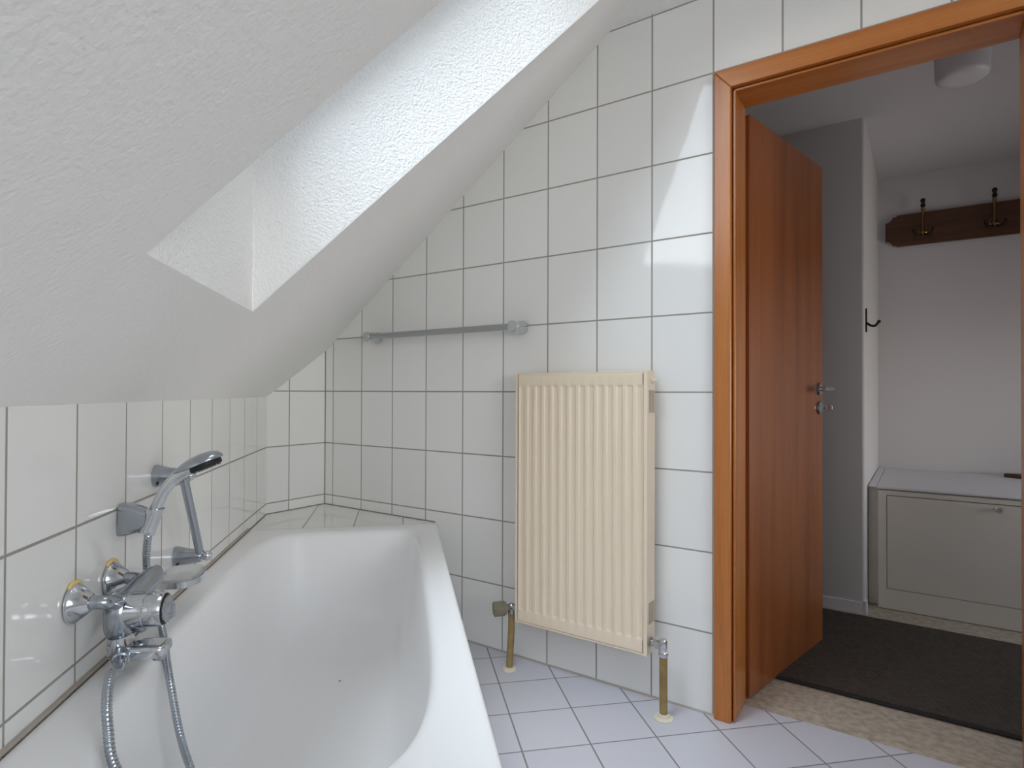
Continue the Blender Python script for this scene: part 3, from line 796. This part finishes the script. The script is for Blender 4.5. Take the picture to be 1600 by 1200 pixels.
struct(b.build('wall_hall_right', M_hallwall, smooth=0), 'right end wall of the hall, out of view', 'wall')
b = MB(); b.box(1.3, 2.206, 1.257, 1.267, 0, .055); b.box(2.198, 2.214, 1.257, 1.30, 0, .062)
struct(b.build('baseboard_hall', M_ledge, smooth=0, bevel=.003), 'low white skirting at the foot of the projecting hall wall', 'baseboard')

# built-in low cupboard with hatch
BX0, BX1, BY, BZ = 2.250, 4.08, 1.400, .560
cb_ = thing('hall_cupboard', 'low cream built-in cupboard under the coat rack, with a flat hatch', 'cupboard', (BX0, BY, 0))
b = MB()
hx0, hx1, hz0, hz1 = .034, .60, .097, .535
b.box(0, BX1-BX0, .022, HY1-BY-.001, .004, BZ)
b.box(0, hx0, 0, .022, .004, BZ-.004); b.box(hx1, BX1-BX0, 0, .022, .004, BZ-.004)
b.box(hx0, hx1, 0, .022, .004, hz0); b.box(hx0, hx1, 0, .022, hz1, BZ-.004)
b.box(-.042, 0, .05, HY1-BY-.001, .004, BZ-.004)
b.build('body', M_hatch, cb_, smooth=0)
b = MB(); b.box(-.008, BX1-BX0, -.006, HY1-BY-.002, BZ, BZ+.012); b.box(-.042, -.008, .02, HY1-BY-.002, BZ, BZ+.012)
b.build('ledge_top', M_ledge, cb_, smooth=30, bevel=.005)
b = MB(); b.box(hx0+.003, hx1-.003, .002, .020, hz0+.003, hz1-.004); ht = b.build('hatch', M_hatch, cb_, smooth=0)
b = MB(); b.lathe((.443, .002, .512), (0, -1, 0), [(0, .010), (.003, .010), (.004, .0045), (.014, .0045), (.016, .010), (.022, .0105), (.026, .008), (.026, 0)], 20); b.build('knob', M_chrome, ht)
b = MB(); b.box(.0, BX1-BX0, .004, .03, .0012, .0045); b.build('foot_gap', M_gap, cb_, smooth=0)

# brown wooden piece lying on the cupboard ledge, its tip in view
b = MB(); b.prism([(2.775, 2.15), (3.02, 2.03), (3.06, 2.22), (2.98, 2.235)], 0, .022)
o = b.build('wooden_board', M_rack, smooth=0, bevel=.003); o.location = (0, 0, BZ+.012)
tag(o, 'brown wooden board lying on the cupboard ledge at the right frame post', 'board')

# ribbed mat
b = MB(); b.box(1.60, 3.6, .372, 1.215, .001, .011)
mt = thing('floor_mat', 'dark brown ribbed floor mat lying in the hall', 'mat', (2.6, .79, .0012))
b = MB(); b.box(-1.0, 1.0, -.408, .418, .0, .0095); b.build('ribbed_surface', M_mat, mt, smooth=0)
b = MB(); b.box(-1.0, 1.0, -.424, -.408, .0, .0085); b.box(-1.0, 1.0, .418, .428, 0, .0085); b.build('rubber_border', M_matedge, mt, smooth=0, bevel=.002)

# coat rack with two hooks in view
rk = thing('coat_rack', 'dark wooden coat rack board with ornate hooks on the hall wall', 'coat rack', (2.25, HY1, 1.97))
pts = [(0, -.055), (.052, -.112)]
L_ = 1.35
def arc(cx, cz, r, a0, a1, n=8):
    return [(cx+r*math.cos(math.radians(a0+(a1-a0)*i/n)), cz+r*math.sin(math.radians(a0+(a1-a0)*i/n))) for i in range(n+1)]
prof = [(-.004, -.070)] + arc(-.004+.0, -.105, .037, 90, 12) + [(.050, -.097), (.054, -.105), (L_-.054, -.105), (L_-.05, -.097), (L_+.004, -.068),
        (L_+.004, .040), (L_-.05, .070), (L_-.054, .077), (.054, .077), (.050, .068)] + arc(-.004, .075, .037, -12, -90)
b = MB(); b.slab([(x, -.022, z) for x, z in prof], (0, .021, 0)); b.build('board', M_rack, rk, bevel=.003, smooth=0)
for kx in (.178, .496, .814, 1.132):
    b = MB()
    b.lathe((kx, -.045, -.030), (0, -.06, 1), [(0, .006), (.02, .0075), (.04, .0065), (.07, .006), (.115, .0085), (.122, .011), (.128, .007)], 16)
    b.lathe((kx, -.022, -.032), (0, -1, 0), [(0, .022), (.004, .022), (.009, .014), (.02, .009), (.026, .009)], 20)
    hk = tag(b.build('hook', M_brass, rk), 'brass and dark bronze double coat hook')
    b = MB(); b.lathe((kx, -.0527, .098), (0, -.06, 1), [(0, .007), (.004, .012), (.014, .013), (.02, .008), (.024, .008), (.03, .0115), (.04, .0125), (.048, .008), (.05, 0)], 16)
    b.build('finial', M_dark, hk)
    for s_ in (-1, 1):
        b = MB(); P = spline([(kx, -.040, -.040), (kx+s_*.012, -.052, -.058), (kx+s_*.030, -.064, -.060), (kx+s_*.043, -.068, -.044), (kx+s_*.044, -.068, -.032)], 6)
        b.tube(P, [.0065-.002*i/(len(P)-1) for i in range(len(P))], 10); b.ball(P[-1], .0068, n=12, m=8); b.build('prong', M_dark, hk)
    b = MB(); b.ball((kx, -.052, -.042), .012, .008, .014, 12, 8); b.build('rosette', M_brass, hk)

# single hook on the edge of the projecting wall
sh = thing('wall_hook', 'small dark metal hook on the edge of the projecting hall wall', 'hook', (2.206, 1.315, 1.35))
b = MB(); b.slab([(0.0005, y, z) for y, z in ((-.012, -.055), (.012, -.055), (.015, -.02), (.010, .0), (.015, .035), (.008, .055), (-.008, .055), (-.015, .035), (-.010, .0), (-.015, -.02))], (.006, 0, 0))
b.build('plate', M_dark, sh, bevel=.0015, smooth=0)
b = MB(); P = spline([(.004, 0, -.012), (.022, -.004, -.026), (.038, -.008, -.028), (.050, -.010, -.016), (.054, -.010, -.010)], 6); b.tube(P, .0055, 10); b.ball(P[-1], .008, n=12, m=8); b.build('prong', M_dark, sh)

# hall ceiling lamp (switched off)
lp = thing('ceiling_lamp', 'white drum ceiling lamp in the hall, switched off', 'lamp', (2.545, .78, HZ))
b = MB(); b.lathe((0, 0, 0), (0, 0, -1), [(0, .075), (.014, .075), (.016, .06), (.016, 0)], 40); b.build('mount', M_white, lp)
b = MB(); b.lathe((0, 0, -.016), (0, 0, -1), [(0, .083), (.002, .085), (.10, .082), (.112, .078), (.12, .066), (.123, .04), (.124, 0)], 48); b.build('shade', M_lamp, lp)
